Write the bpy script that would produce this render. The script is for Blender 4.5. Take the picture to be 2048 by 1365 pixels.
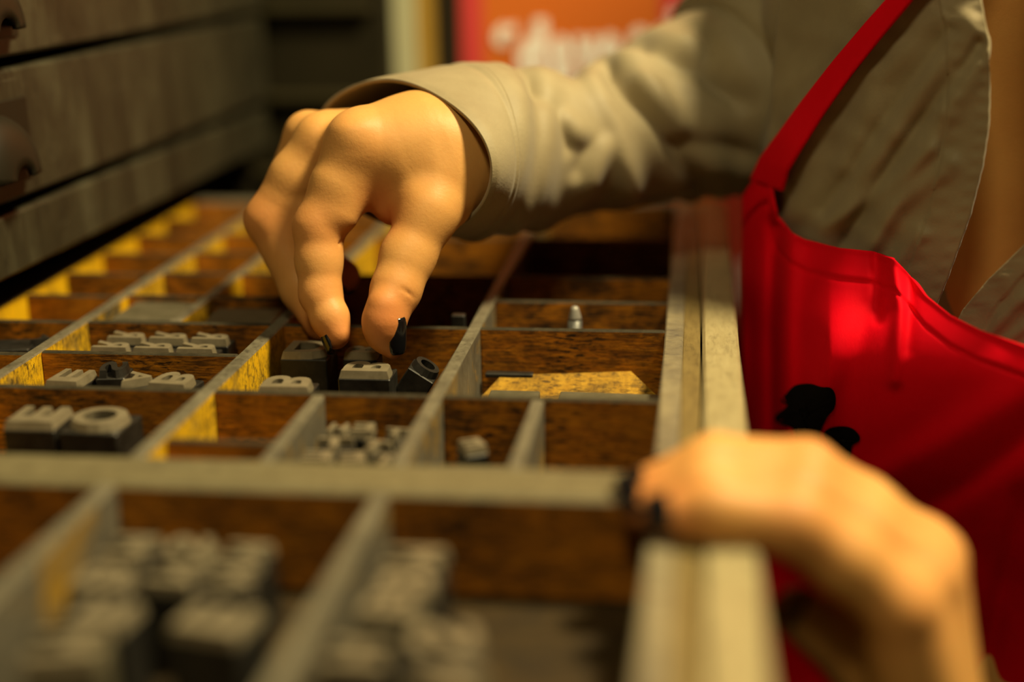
import bpy, bmesh, math, random
import numpy as np
from mathutils import Vector, Matrix

random.seed(7)
for o in list(bpy.data.objects):
    bpy.data.objects.remove(o, do_unlink=True)
SC = bpy.context.scene
COL = SC.collection
MM = 0.001

# ------------------------------------------------------------------ camera
# world axes: X to the right (towards the worker), Y away from the camera, Z up.
# z = 0 is the top of the type case's rim; all builder numbers are millimetres.
F, CX, CY = 2844.4, 1024.0, 682.5
dY = np.array([376, -829.5, F]); dY /= np.linalg.norm(dY)
_t = .018
dX = np.array([1, _t, (829.5 * _t - 376) / F]); dX /= np.linalg.norm(dX)
dZ = np.cross(dX, dY)
CM = np.stack([dX, dY, dZ], 1)
CAMH = 134.93
CAMP = np.array([0, 0, CAMH])
cam = bpy.data.objects.new('camera', bpy.data.cameras.new('camera'))
COL.objects.link(cam)
r_, u_, b_ = CM[0], -CM[1], -CM[2]
cam.matrix_world = Matrix(((r_[0], u_[0], b_[0], 0), (r_[1], u_[1], b_[1], 0),
                           (r_[2], u_[2], b_[2], CAMH * MM), (0, 0, 0, 1)))
cam.data.lens = 50; cam.data.sensor_width = 36; cam.data.clip_start = .01
cam.data.dof.use_dof = True
cam.data.dof.focus_distance = .480
cam.data.dof.aperture_fstop = 2.7
cam.data.dof.aperture_blades = 0
SC.camera = cam

# ------------------------------------------------------------------ world, lamps, exposure
w = bpy.data.worlds.new('world'); SC.world = w; w.use_nodes = True
w.node_tree.nodes['Background'].inputs[0].default_value = (1, .7, .3, 1)
w.node_tree.nodes['Background'].inputs[1].default_value = .005

def area(name, loc, target, size, power, color, spread=180):
    l = bpy.data.lights.new(name, 'AREA'); l.shape = 'DISK'; l.size = size * MM
    l.energy = power; l.color = color; l.spread = math.radians(spread)
    o = bpy.data.objects.new(name, l); COL.objects.link(o)
    o.location = Vector(loc) * MM
    o.rotation_euler = (Vector(target) - Vector(loc)).to_track_quat('-Z', 'Y').to_euler()
    return o
area('ceiling_lamp', (330, 430, 820), (-60, 470, 0), 140, 17.5, (1, .83, .47))
area('fill_lamp', (-80, -260, 950), (0, 500, 0), 200, 4.2, (1, .83, .47))  # added front fill, no real fixture; brightens apron and shirt
SC.view_settings.view_transform = 'Standard'
SC.view_settings.look = 'None'
SC.view_settings.gamma = 1
SC.view_settings.use_curve_mapping = False
SC.view_settings.exposure = 0.0

# ------------------------------------------------------------------ pixel helpers (photo 2048 x 1365)
def ray(u, v):
    u = np.asarray(u, float); v = np.asarray(v, float)
    d = np.stack([(u - CX) / F, (v - CY) / F, np.ones_like(u)], -1)
    return d @ CM
def at(u, v, Y):                       # pixel -> point on the plane y = Y
    r = ray(u, v); return CAMP + r * (Y / r[..., 1])[..., None]
def onz(u, v, z=0.):
    r = ray(u, v); return CAMP + r * ((z - CAMH) / r[..., 2])[..., None]

# ------------------------------------------------------------------ materials
def new_mat(name):
    m = bpy.data.materials.new(name); m.use_nodes = True
    nt = m.node_tree; b = nt.nodes['Principled BSDF']
    return m, nt, b
def N(nt, kind, **kw):
    n = nt.nodes.new(kind)
    for k, v in kw.items():
        setattr(n, k, v)
    return n
def noise(nt, scale, detail=4, rough=.6, mapscale=(1, 1, 1), dist=0.):
    tc = N(nt, 'ShaderNodeNewGeometry')
    mp = N(nt, 'ShaderNodeMapping'); mp.inputs['Scale'].default_value = mapscale
    nt.links.new(tc.outputs['Position'], mp.inputs['Vector'])
    n = N(nt, 'ShaderNodeTexNoise'); n.inputs['Scale'].default_value = scale
    n.inputs['Detail'].default_value = detail; n.inputs['Roughness'].default_value = rough
    n.inputs['Distortion'].default_value = dist
    nt.links.new(mp.outputs[0], n.inputs['Vector'])
    return n.outputs['Fac']
def ramp(nt, fac, stops):
    r = N(nt, 'ShaderNodeValToRGB'); e = r.color_ramp.elements
    while len(e) < len(stops): e.new(.5)
    for el, (p, c) in zip(e, stops):
        el.position = p; el.color = (*c, 1)
    nt.links.new(fac, r.inputs[0]); return r.outputs[0]
def mix(nt, fac, a, b, mode='MIX'):
    m = N(nt, 'ShaderNodeMix', data_type='RGBA', blend_type=mode)
    for i, s in ((0, fac), (6, a), (7, b)):
        if hasattr(s, 'links') or hasattr(s, 'is_linked'): nt.links.new(s, m.inputs[i])
        elif isinstance(s, (int, float)): m.inputs[i].default_value = s
        else: m.inputs[i].default_value = (*s, 1)
    return m.outputs[2]
def bump(nt, b, fac, strength, dist=.0005):
    n = N(nt, 'ShaderNodeBump'); n.inputs['Strength'].default_value = strength
    n.inputs['Distance'].default_value = dist
    nt.links.new(fac, n.inputs['Height']); nt.links.new(n.outputs[0], b.inputs['Normal'])

def wood(name, c1, c2, grime, gscale=(20, 200, 60), amount=(.42, .62), rough=.55, spec=.3, gs=55, streak=(.5, .66), grey=None, patchy=False, fleck=None):
    m, nt, b = new_mat(name)
    g = noise(nt, 6, 5, .6, gscale, .4)
    base = ramp(nt, g, [(.3, c1), (.72, c2)])
    d1 = noise(nt, gs, 8, .72, (1, 1, 1.6), .6)
    d2 = noise(nt, 9, 5, .7, gscale, .2)
    dm = ramp(nt, d1, [(amount[0], (0, 0, 0)), (amount[1], (1, 1, 1))])
    dm2 = ramp(nt, d2, [(streak[0], (0, 0, 0)), (streak[1], (1, 1, 1))])
    if grey:
        gm = ramp(nt, noise(nt, 26, 6, .7, (1, 1, 1), .4), [(grey[1], (0, 0, 0)), (grey[2], (1, 1, 1))])
        base = mix(nt, gm, base, grey[0])
    dd = mix(nt, .45, dm, dm2)
    if patchy:
        dd = mix(nt, ramp(nt, noise(nt, 13, 3, .6, (1, 1, 1.5)), [(.38, (0, 0, 0)), (.6, (1, 1, 1))]), mix(nt, .45, dd, (0, 0, 0)), dd)
    col = mix(nt, dd, base, grime)
    if fleck:
        fm = ramp(nt, noise(nt, 1, 5, .65, fleck, .3), [(.50, (0, 0, 0)), (.60, (1, 1, 1))])
        cov = ramp(nt, noise(nt, 30, 4, .65), [(.36, (.15, .15, .15)), (.6, (1, 1, 1))])
        col = mix(nt, mix(nt, 1., fm, cov, 'MULTIPLY'), col, grime)
    nt.links.new(col, b.inputs['Base Color'])
    b.inputs['Roughness'].default_value = rough
    b.inputs['Specular IOR Level'].default_value = spec
    bump(nt, b, g, .25)
    return m
M = {}
M['wood_y'] = wood('yellow_wood', (.72, .39, .004), (.80, .48, .010), (.035, .027, .012), (60, 60, 18), (.44, .66), grey=((.10, .085, .05), .54, .66), fleck=(900, 700, 420))
M['wood_rim'] = wood('yellow_back_rim', (.72, .39, .003), (.80, .48, .006), (.10, .07, .012), (60, 60, 18), (.5, .7))
M['wood_g'] = wood('grey_rubbed_wood', (.42, .22, .006), (.50, .28, .012), (.05, .043, .03), (60, 60, 18), (.4, .66), grey=((.13, .115, .08), .36, .5))
M['wood_o'] = wood('orange_wood', (.48, .15, .005), (.66, .25, .007), (.014, .008, .004), (14, 120, 140), (.36, .54), streak=(.42, .56), patchy=True, fleck=(220, 1200, 1100))
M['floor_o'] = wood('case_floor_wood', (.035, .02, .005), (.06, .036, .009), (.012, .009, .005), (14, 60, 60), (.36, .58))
M['worn_dark'] = wood('dark_worn_edge', (.032, .026, .015), (.06, .05, .029), (.015, .012, .007), (40, 40, 40), (.45, .75), .65, .12)
M['worn'] = wood('worn_grey_edge', (.12, .105, .068), (.18, .16, .105), (.04, .034, .022), (40, 40, 40), (.42, .66), .5, .35)
M['rail'] = wood('worn_rail', (.125, .105, .053), (.165, .14, .073), (.065, .052, .027), (30, 30, 30), (.5, .8), .5, .3)
M['rim_out'] = wood('pale_rim_wood', (.29, .235, .115), (.36, .30, .155), (.14, .11, .055), (60, 12, 60), (.55, .8), .4, .4)
M['rim_in'] = wood('stained_rim_wood', (.19, .155, .085), (.27, .23, .14), (.075, .065, .055), (25, 45, 25), (.42, .6), .45, .35, gs=20)
M['rim_brown'] = wood('brown_rim_strip', (.15, .105, .035), (.20, .145, .05), (.07, .05, .02), (60, 12, 60), (.5, .8), .45, .35)
M['paper'] = wood('yellowed_liner', (.30, .15, .008), (.46, .26, .02), (.04, .022, .006), (50, 30, 30), (.42, .6), .7, .2, fleck=(260, 900, 900))

def plain(name, c, rough=.5, metal=0., spec=.5, var=None, nscale=60, bmp=0.):
    m, nt, b = new_mat(name)
    if var:
        f = noise(nt, nscale, 5, .65)
        nt.links.new(ramp(nt, f, [(.35, c), (.7, var)]), b.inputs['Base Color'])
        if bmp: bump(nt, b, f, bmp)
    else:
        b.inputs['Base Color'].default_value = (*c, 1)
    b.inputs['Roughness'].default_value = rough
    b.inputs['Metallic'].default_value = metal
    b.inputs['Specular IOR Level'].default_value = spec
    return m
M['lead'] = plain('dark_lead', (.016, .015, .012), .38, .35, .5, (.04, .036, .029), 180, .15)
M['lead_face'] = plain('worn_lead_face', (.20, .165, .10), .42, .3, .5, (.28, .235, .15), 220, .1)
M['slug'] = plain('dull_lead_slug', (.10, .088, .05), .5, .3, .4, (.15, .13, .08), 120, .2)
M['nail'] = plain('black_nail_polish', (.006, .006, .007), .16, 0, .6)
M['stub'] = plain('grey_stub', (.09, .09, .08), .4, .4, .5, (.14, .14, .125), 200)
M['stub_tip'] = plain('pale_stub_tip', (.26, .25, .21), .45, .3, .5, (.34, .32, .27), 200)

def cabinet_mat():
    m, nt, b = new_mat('olive_cabinet_paint')
    s = noise(nt, 16, 8, .72, (1, 2.2, .7), .8)
    base = ramp(nt, s, [(.32, (.012, .011, .006)), (.5, (.034, .031, .017)), (.62, (.056, .053, .030)), (.75, (.095, .092, .063))])
    sp = noise(nt, 140, 8, .75, (1, 2.2, .5), .5)
    spm = ramp(nt, sp, [(.38, (1, 1, 1)), (.48, (0, 0, 0))])
    sc = noise(nt, 60, 4, .6, (1, .35, 9), .2)
    scm = ramp(nt, sc, [(.66, (0, 0, 0)), (.72, (1, 1, 1))])
    c = mix(nt, mix(nt, .6, (0, 0, 0), spm), base, (.012, .011, .008))
    c = mix(nt, mix(nt, .25, (0, 0, 0), scm), c, (.20, .18, .12))
    nt.links.new(c, b.inputs['Base Color'])
    b.inputs['Roughness'].default_value = .40
    b.inputs['Specular IOR Level'].default_value = .45
    bump(nt, b, sp, .15)
    return m
M['cab'] = cabinet_mat()
M['cab_dark'] = plain('dark_cabinet_wood', (.012, .0095, .003), .7, 0, .15, (.018, .014, .005), 20)
M['cab_edge'] = plain('cabinet_ledge', (.03, .024, .008), .5, 0, .3, (.04, .032, .012), 30)
M['brass'] = plain('dark_brass_pull', (.018, .015, .008), .45, .3, .4)
M['post_c'] = plain('cream_post', (.42, .41, .24), .6, 0, .3, (.5, .48, .3), 15)
M['post_y'] = plain('ochre_post', (.38, .22, .03), .6, 0, .3, (.42, .26, .05), 15)
M['wall'] = plain('dark_plaster', (.05, .035, .018), .8, 0, .2, (.06, .043, .022), 6)
M['floor'] = plain('dark_floor', (.05, .04, .025), .7, 0, .2, (.065, .05, .03), 4)
M['banner'] = plain('orange_banner', (.62, .145, .018), .6, 0, .2)
M['banner_r'] = plain('crimson_banner_band', (.60, .055, .05), .6, 0, .2)
M['banner_l'] = plain('red_banner_field', (.58, .06, .03), .6, 0, .2)
M['white'] = plain('white_print', (.95, .88, .78), .6, 0, .2)
M['alu'] = plain('banner_base', (.3, .3, .3), .4, .8, .5)

def skin_mat():
    m, nt, b = new_mat('skin')
    f = noise(nt, 45, 4, .6)
    c = ramp(nt, f, [(.35, (.58, .285, .078)), (.65, (.64, .33, .095))])
    fa = N(nt, 'ShaderNodeAttribute', attribute_name='flush')
    c = mix(nt, fa.outputs['Fac'], c, (.60, .175, .05))
    nt.links.new(c, b.inputs['Base Color'])
    b.inputs['Roughness'].default_value = .5
    b.inputs['Specular IOR Level'].default_value = .28
    b.inputs['Subsurface Weight'].default_value = .12
    b.inputs['Subsurface Radius'].default_value = (1, .35, .15)
    b.inputs['Subsurface Scale'].default_value = .003
    fine = noise(nt, 750, 4, .65)
    bump(nt, b, fine, .3, .0003)
    return m
M['skin'] = skin_mat()

def cloth(name, c1, c2, rough, weave, sheen=0., spec=.2, wscale=(1, 1, 1), bstr=.25):
    m, nt, b = new_mat(name)
    f = noise(nt, 40, 5, .6)
    nt.links.new(ramp(nt, f, [(.35, c1), (.7, c2)]), b.inputs['Base Color'])
    b.inputs['Roughness'].default_value = rough
    b.inputs['Specular IOR Level'].default_value = spec
    b.inputs['Sheen Weight'].default_value = sheen
    f2 = noise(nt, weave, 3, .6, wscale)
    bump(nt, b, f2, bstr, .0004)
    return m
M['shirt'] = cloth('taupe_cotton', (.255, .205, .115), (.315, .26, .15), .6, 900, .1, .25)
M['apron'] = cloth('red_apron_twill', (.76, .001, .010), (.84, .002, .014), .7, 700, 0., .06, (1, 1, .15))
M['print'] = plain('black_print', (.004, .003, .003), .8, 0, .1)
M['thread'] = plain('stitching', (.5, .03, .05), .7, 0, .2)
M['hair'] = plain('dark_hair', (.012, .009, .007), .5, 0, .4)
M['trousers'] = plain('dark_trousers', (.02, .02, .025), .8, 0, .2)

# ------------------------------------------------------------------ object helpers
WO = {}
def setprops(o, label=None, cat=None, group=None, kind=None):
    if label: o['label'] = label
    if cat: o['category'] = cat
    if group: o['group'] = group
    if kind: o['kind'] = kind
    return o
def thing(name, loc, label, cat, group=None):
    o = bpy.data.objects.new(name, None); COL.objects.link(o)
    o.empty_display_size = .01
    o.location = Vector(loc) * MM; WO[o] = np.array(loc, float)
    return setprops(o, label, cat, group)
def obj(name, V, Fc, mats, parent=None, smooth=False, mi=None, origin=None):
    V = np.asarray(V, float)
    if origin is None:
        lo, hi = V.min(0), V.max(0)
        origin = np.array([(lo[0] + hi[0]) / 2, (lo[1] + hi[1]) / 2, lo[2]])
    me = bpy.data.meshes.new(name)
    me.from_pydata(((V - origin) * MM).tolist(), [], [list(map(int, f)) for f in Fc])
    if not isinstance(mats, (list, tuple)): mats = [mats]
    for m in mats: me.materials.append(m)
    if mi is not None: me.polygons.foreach_set('material_index', np.asarray(mi, np.int32))
    if smooth: me.polygons.foreach_set('use_smooth', np.ones(len(me.polygons), bool))
    me.update()
    o = bpy.data.objects.new(name, me); COL.objects.link(o)
    WO[o] = origin
    if parent is not None:
        o.parent = parent; o.location = Vector(origin - WO[parent]) * MM
    else:
        o.location = Vector(origin) * MM
    return o
class MB:
    """collects simple shapes into one mesh"""
    def __init__(s): s.V = []; s.F = []; s.mi = []
    def add(s, V, Fc, mi=0):
        n = len(s.V); s.V += [tuple(map(float, v)) for v in V]
        s.F += [[i + n for i in f] for f in Fc]
        s.mi += ([mi] * len(Fc) if isinstance(mi, int) else list(mi))
    def box(s, x0, x1, y0, y1, z0, z1, c=.4, top=None, mi=0, jit=0.):
        """chamfered box: rings at the bottom, below the top and on the top"""
        def ring(i, z):
            return [(x0 + i, y0, z), (x1 - i, y0, z), (x1, y0 + i, z), (x1, y1 - i, z),
                    (x1 - i, y1, z), (x0 + i, y1, z), (x0, y1 - i, z), (x0, y0 + i, z)]
        def inner(i, z):
            return [(x0 + i, y0 + i, z), (x1 - i, y0 + i, z), (x1 - i, y0 + i, z), (x1 - i, y1 - i, z),
                    (x1 - i, y1 - i, z), (x0 + i, y1 - i, z), (x0 + i, y1 - i, z), (x0 + i, y0 + i, z)]
        def inner2(i, z):
            j = i * 1.6
            return [(x0 + j, y0 + i, z), (x1 - j, y0 + i, z), (x1 - i, y0 + j, z), (x1 - i, y1 - j, z),
                    (x1 - j, y1 - i, z), (x0 + j, y1 - i, z), (x0 + i, y1 - j, z), (x0 + i, y0 + j, z)]
        R = [inner2(c, z0), ring(c, z0 + c), ring(c, z1 - c), inner2(c, z1)]
        if jit: R[3] = [(a, b, z + random.uniform(-jit, jit)) for a, b, z in R[3]]
        V = [p for r in R for p in r]; Fc = [list(range(7, -1, -1))]; mm = [mi]
        for k in range(3):
            for i in range(8):
                j = (i + 1) % 8
                Fc.append([k * 8 + i, k * 8 + j, k * 8 + 8 + j, k * 8 + 8 + i])
                mm.append(mi if (k < 2 or top is None) else top)
        Fc.append(list(range(24, 32))); mm.append(mi if top is None else top)
        s.add(V, Fc, mm)
    def xform(s, mat):
        s.V = [tuple(mat @ Vector(v)) for v in s.V]
    def build(s, name, mats, parent=None, smooth=False, origin=None):
        return obj(name, s.V, s.F, mats, parent, smooth, s.mi, origin)
def boxobj(name, b, mats, parent=None, c=.4, top=None, **kw):
    m = MB(); m.box(*b, c=c, top=top, **kw); return m.build(name, mats, parent)
def grid_faces(nu, nv, closed=False):
    Fc = []
    for j in range(nv - 1):
        for i in range(nu if closed else nu - 1):
            k = (i + 1) % nu
            Fc.append([j * nu + i, j * nu + k, (j + 1) * nu + k, (j + 1) * nu + i])
    return Fc
def lathe(pts, n=20, c=(0, 0, 0)):
    V = []; 
    for r, z in pts:
        for i in range(n):
            a = 2 * math.pi * i / n; V.append((c[0] + r * math.cos(a), c[1] + r * math.sin(a), c[2] + z))
    Fc = grid_faces(n, len(pts), True)
    Fc.append(list(range(n))[::-1]); Fc.append([(len(pts) - 1) * n + i for i in range(n)])
    return V, Fc

# ================================================================== room
def struct(name, b, mat):
    o = boxobj(name, b, mat); o['kind'] = 'structure'; return o
struct('floor', (-1500, 1500, -700, 2000, -960, -940), M['floor'])
struct('wall_back', (-1500, 1500, 1700, 1720, -940, 1500), M['wall'])
struct('wall_left', (-1520, -1500, -700, 1720, -940, 1500), M['wall'])

# ================================================================== cabinet behind the case (left)
XL = -250.0
cabn = thing('type_cabinet', (-420, 410, -940), 'olive type cabinet with stacked drawers overhanging the back of the open case', 'cabinet')
m = MB()
m.box(-620, -266, 96, 116, -940, 240, 2); m.box(-620, -266, 822, 836, -940, 240, 2)
m.box(-620, -604, 116, 822, -940, 240, 2); m.box(-620, -266, 116, 822, 232, 240, 1)
m.box(-604, -266, 116, 822, -936, -900, 1)
m.build('carcass', M['cab_dark'], cabn)
def drawer(z0, z1, label, pull=True, xf=XL):
    d = boxobj('drawer', (-590, xf, 118, 818, z0, z1), M['cab'], cabn, c=1.2)
    d['label'] = label
    if pull:
        # cup pull: half shell with a lip, on a thin plate
        V = []; nu, nv = 17, 9
        zc = (z0 + z1) / 2 - 2; yc = 478
        for j in range(nv):
            ph = math.pi / 2 * j / (nv - 1)
            for i in range(nu):
                a = math.pi * i / (nu - 1)
                V.append((xf + 13 * math.sin(ph + .02), yc + 26 * math.cos(a) * (math.cos(ph) * .75 + .25), zc - 11 + 23 * math.sin(a) * (math.cos(ph) * .8 + .2)))
        o = obj('pull_handle', V, grid_faces(nu, nv), M['brass'], d, True)
        q = o.modifiers.new('s', 'SOLIDIFY'); q.thickness = .002
        o['label'] = 'dark metal cup pull'
        m = MB(); m.box(xf, xf + 1.2, yc - 31, yc + 31, zc - 15, zc + 15, .4)
        m.build('pull_plate', M['brass'], d)
    return d
drawer(145.8, 193, 'topmost drawer front')
drawer(93.8, 141.2, 'upper drawer front with worn olive paint')
drawer(42, 89.4, 'scuffed olive-grey drawer front with cup pull')
drawer(14.5, 37.3, 'shallow bluish-grey drawer front hanging over the case', False, XL - 1)
for k in range(8): drawer(-96 - 45 * k, -54 - 45 * k, 'lower drawer front')
boxobj('slide_rail', (-590, -20, 172, 186, -43, -36.2), M['cab_dark'], cabn, c=1)
boxobj('slide_rail', (-590, -20, 690, 704, -43, -36.2), M['cab_dark'], cabn, c=1)

# second bank of drawers further along, seen from its side
bank = thing('cabinet_bank', (-330, 840, -940), 'dark second drawer bank with horizontal side runners behind the hand', 'cabinet')
boxobj('carcass', (-560, -184, 846, 960, -940, 240), M['cab_dark'], bank, c=2)
for z, x1 in ((92.5, -191), (40.5, -184), (-5, -184), (-55, -184), (-105, -184), (145, -184)):
    boxobj('side_runner', (-560, x1, 837, 846, z - 2.5, z + 2.3), M['cab_edge'], bank, c=.8)
post = thing('door_post', (-170, 875, -940), 'cream and ochre upright post left of the orange banner', 'post')
boxobj('pale_strip', (-184, -169.5, 862, 882, -940, 500), M['post_c'], post, c=1.2)
boxobj('ochre_strip', (-169.5, -158, 865, 882, -940, 500), M['post_y'], post, c=1.2)

# ================================================================== banner
BY = 850.
ban = thing('banner', (-30, BY, -940), 'orange roll-up banner with large white lettering behind the arm', 'banner')
def bx(u, v): return at(u, v, BY)
x0 = bx(922, 60)[0]; xr = bx(1800, 60)[0]; xs = bx(1432, 300)[0]
sheet = MB(); sheet.box(x0, xr, BY, BY + 1.2, -925, 480, .2)
sheet = sheet.build('banner_sheet', M['banner'], ban)
xb = bx(966, 60)[0]
boxobj('edge_band', (x0, xb, BY - .8, BY, -925, 480), M['banner_r'], ban, c=.1)
boxobj('red_field', (xs, xr, BY - .7, BY, -925, bx(1470, 120)[2]), M['banner_l'], ban, c=.1)
boxobj('tag_patch', (bx(1322, 0)[0], bx(1372, 0)[0], BY - .7, BY, bx(1345, 50)[2], bx(1345, -60)[2]), M['banner_r'], ban, c=.1)
boxobj('foot', (x0 - 6, xr + 6, BY - 45, BY + 45, -940, -925), M['alu'], ban, c=3)
boxobj('top_bar', (x0 - 3, xr + 3, BY - 6, BY + 6, 478, 488), M['alu'], ban, c=2)

LETTERS = {}
def letter_mesh(ch, extrude, bold=0., bevel=0.):
    key = (ch, extrude, bold, bevel)
    if key not in LETTERS:
        cu = bpy.data.curves.new('letter', 'FONT'); cu.body = ch; cu.size = 1
        cu.extrude = extrude; cu.offset = bold; cu.bevel_depth = bevel; cu.resolution_u = 4
        o = bpy.data.objects.new('letter', cu); COL.objects.link(o)
        dg = bpy.context.evaluated_depsgraph_get(); dg.update()
        me = o.evaluated_get(dg).to_mesh()
        V = np.array([v.co[:] for v in me.vertices]); Fc = [list(p.vertices) for p in me.polygons]
        o.evaluated_get(dg).to_mesh_clear()
        bpy.data.objects.remove(o, do_unlink=True); bpy.data.curves.remove(cu)
        LETTERS[key] = (V, Fc)
    return LETTERS[key]
def banner_text(ch, u0, u1, v0, v1, bold=.07):
    V, Fc = letter_mesh(ch, .01, bold)
    lo, hi = V.min(0), V.max(0)
    a, b = bx(u0, v1), bx(u1, v0)
    X = a[0] + (V[:, 0] - lo[0]) / (hi[0] - lo[0]) * (b[0] - a[0])
    Z = a[2] + (V[:, 1] - lo[1]) / (hi[1] - lo[1]) * (b[2] - a[2])
    Yv = BY - 1.2 + (V[:, 2] > 0) * .8
    obj('letter', np.stack([X, Yv, Z], 1), Fc, M['white'], ban)
for ch, *r in (('\u201c', 990, 1034, 46, 92), ('d', 1036, 1094, 38, 166), ('a', 1102, 1148, 72, 168), ('v', 1148, 1198, 72, 166),
               ('e', 1196, 1244, 66, 164), ('a', 1260, 1306, 54, 140), ('s', 1310, 1336, 50, 124), ('i', 1336, 1354, 16, 118),
               ('n', 1360, 1398, 38, 110), ('g', 1402, 1442, 32, 120),
               ('l', 1478, 1498, 520, 615), ('d', 1478, 1534, 690, 840)):
    banner_text(ch, *r)

# ================================================================== the type case
ZF = -28.3
case = thing('type_case', (-130, 440, -36), 'long divided wooden type case pulled out under the hands', 'type case')
WY = [M['wood_y'], M['worn']]; WOm = [M['wood_o'], M['worn_dark']]
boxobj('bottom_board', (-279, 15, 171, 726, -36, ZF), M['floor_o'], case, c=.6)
Y0, Y1 = 171, 714
WG = [M['wood_g'], M['worn']]
def vdiv(x0, x1, y0, y1, top=-.0, mats=None):
    boxobj('divider', (x0, x1, y0, y1, ZF, top), mats or WY, case, c=.5, top=1)
def slat(x0, x1, y, t=2.8, top=-.2):
    boxobj('cross_slat', (x0, x1, y - t, y, ZF, top), WOm, case, c=.45, top=1)
o = boxobj('rim', (-279, -263, Y0, 726, ZF, 0), [M['wood_rim'], M['worn_dark']], case, c=.8, top=1); o['label'] = 'dark back rim'
boxobj('rim', (-263, -9.5, 714, 726, ZF, 0), [M['wood_o'], M['worn']], case, c=.8, top=1)
boxobj('rim', (-279, 15, 160, 171, -36, 0), [M['wood_o'], M['worn']], case, c=.8, top=1)
o = boxobj('front_rim_strip', (-9.5, -3.2, Y0, 726, ZF, 0), [M['wood_o'], M['rim_in']], case, c=.5, top=1); o['label'] = 'stained inner strip of the front rim'
o = boxobj('front_rim_strip', (-3.2, 2.6, Y0, 726, ZF, -.2), M['rim_brown'], case, c=.35); o['label'] = 'brown middle strip of the front rim'
o = boxobj('front_rim_strip', (3.3, 15.5, Y0, 726, -44, .6), M['rim_out'], case, c=1.0); o['label'] = 'pale outer strip of the front rim'
o = boxobj('thick_rail', (-263, -9.5, 325, 345, ZF, 0), [M['wood_o'], M['rail']], case, c=1.2, top=1); o['label'] = 'thick pale cross rail'
# long dividers
for ya, yb in ((Y0, 325), (345, Y1)):
    vdiv(-224.5, -220, ya, yb); vdiv(-151, -146, ya, yb, mats=WY if ya > 300 else WG); vdiv(-79, -74.5, ya, yb, mats=WG)
vdiv(-47.7, -43.7, 345, 401.7, -.4, WG); vdiv(-115, -111, 345, 401.5, -.4, WG)
vdiv(-190, -186, 481, Y1, -.3)
# cross slats
for y in (404.5, 481, 519.7, 558.6, 634): slat(-74.5, -9.5, y)
for y in (404.3, 481, 558.5, 634): slat(-146, -79, y)
slat(-146, -115, 362.5, top=-1.0)
for y in (404.8, 442.6, 481.4): slat(-220, -151, y)
for y in (519.6, 558, 597, 637, 675.5): slat(-220, -190, y); slat(-186, -151, y)
for y in (404.5, 442.8, 484, 522, 559, 597.5, 638, 675.5): slat(-263, -224.5, y, top=-1.2)
for xa, xb_ in ((-263, -224.5), (-220, -151)): slat(xa, xb_, 252)

# ================================================================== metal type
def sort(cx, cy, wx, wy, h, rot, ch, label, cat='metal type', z0=ZF, tilt=None, group=None, face='lead_face', letrot=270, mat='lead', name='type_sort'):
    root = thing(name, (cx, cy, z0), label, cat, group)
    if z0 == ZF: h += 11.3
    R = Matrix.Rotation(math.radians(rot), 4, 'Z')
    if tilt is not None: R = Matrix.Rotation(math.radians(tilt[1]), 4, tilt[0]) @ R
    T = Matrix.Translation((cx, cy, z0 + (tilt[2] if tilt else 0))) @ R
    m = MB(); sh = h - (2.6 if ch else 0)
    m.box(-wx / 2, wx / 2, -wy / 2, wy / 2, 0, sh, .35, top=1)
    if ch is None and wy > 9:                      # casting groove along a blank slug
        pass
    m.xform(T); m.build('body', [M[mat], M[face if ch is None else mat]], root, origin=np.array([cx, cy, z0]))
    if ch:
        V, Fc = letter_mesh(ch, .06, .025)
        V = V.copy(); lo, hi = V.min(0), V.max(0)
        V = (V - (lo + hi) / 2) / (hi - lo)
        V[:, 0] *= -1; Fc = [f[::-1] for f in Fc]
        a = math.radians(letrot)
        ux = V[:, 0] * math.cos(a) - V[:, 1] * math.sin(a); uy = V[:, 0] * math.sin(a) + V[:, 1] * math.cos(a)
        top = V[:, 2] > 0
        flare = np.where(top, .88, .97)
        P = np.stack([ux * wx * flare, uy * wy * flare, np.where(top, h, sh - .05)], 1)
        P = [tuple(T @ Vector(p)) for p in P]
        obj('letter_face', P, Fc, M[face], root, origin=np.array([cx, cy, z0]))
    return root
def pz(u, v, z): return onz(u, v, z)[:2]
# cell under the fingers
sort(-133.2, 464.5, 16.5, 15.5, 13.2, 0, 'D', 'shiny square type sort left of the fingertips, next to the divider', letrot=180)
sort(-107.4, 443.5, 17.5, 12.5, 13, 0, 'B', 'type sort with two-lobed letter held below the fingertip and thumb')
sort(-113.5, 462.5, 12, 9, 13.2, 0, 'B', 'small type sort half hidden behind the one between the fingers')
sort(-129.5, 424.8, 17.5, 13.5, 13.2, 2, 'B', 'type sort with two-lobed letter close to the front slat of the fingers cell')
sort(-101.5, 452, 10, 11, 12.5, 0, 'O', 'black type sort leaning right of the thumb nail', tilt=('Y', 33, 2.6), face='lead', letrot=0)
# cell behind the thumb
sort(-84.5, 492, 5, 4, 18.2, 0, None, 'tiny black type sort beyond the slat right of the thumb', face='lead')
# cell column left of the finger cell: two rows of faces
k = 0
rowlab = ['leftmost', 'middle', 'rightmost']
for i in range(3):
    sort(-201.5 + 15.6 * i, 471, 14.2, 9.5, 14.6, 0, 'R', rowlab[i] + ' of the back row of three sorts in the cell left of the fingers', group='sorts in two rows left of the fingers')
    sort(-202.5 + 15.6 * i, 459, 14.2, 9.5, 14.4, 0, 'R', rowlab[i] + ' of the front row of three sorts in the cell left of the fingers', group='sorts in two rows left of the fingers')
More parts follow.
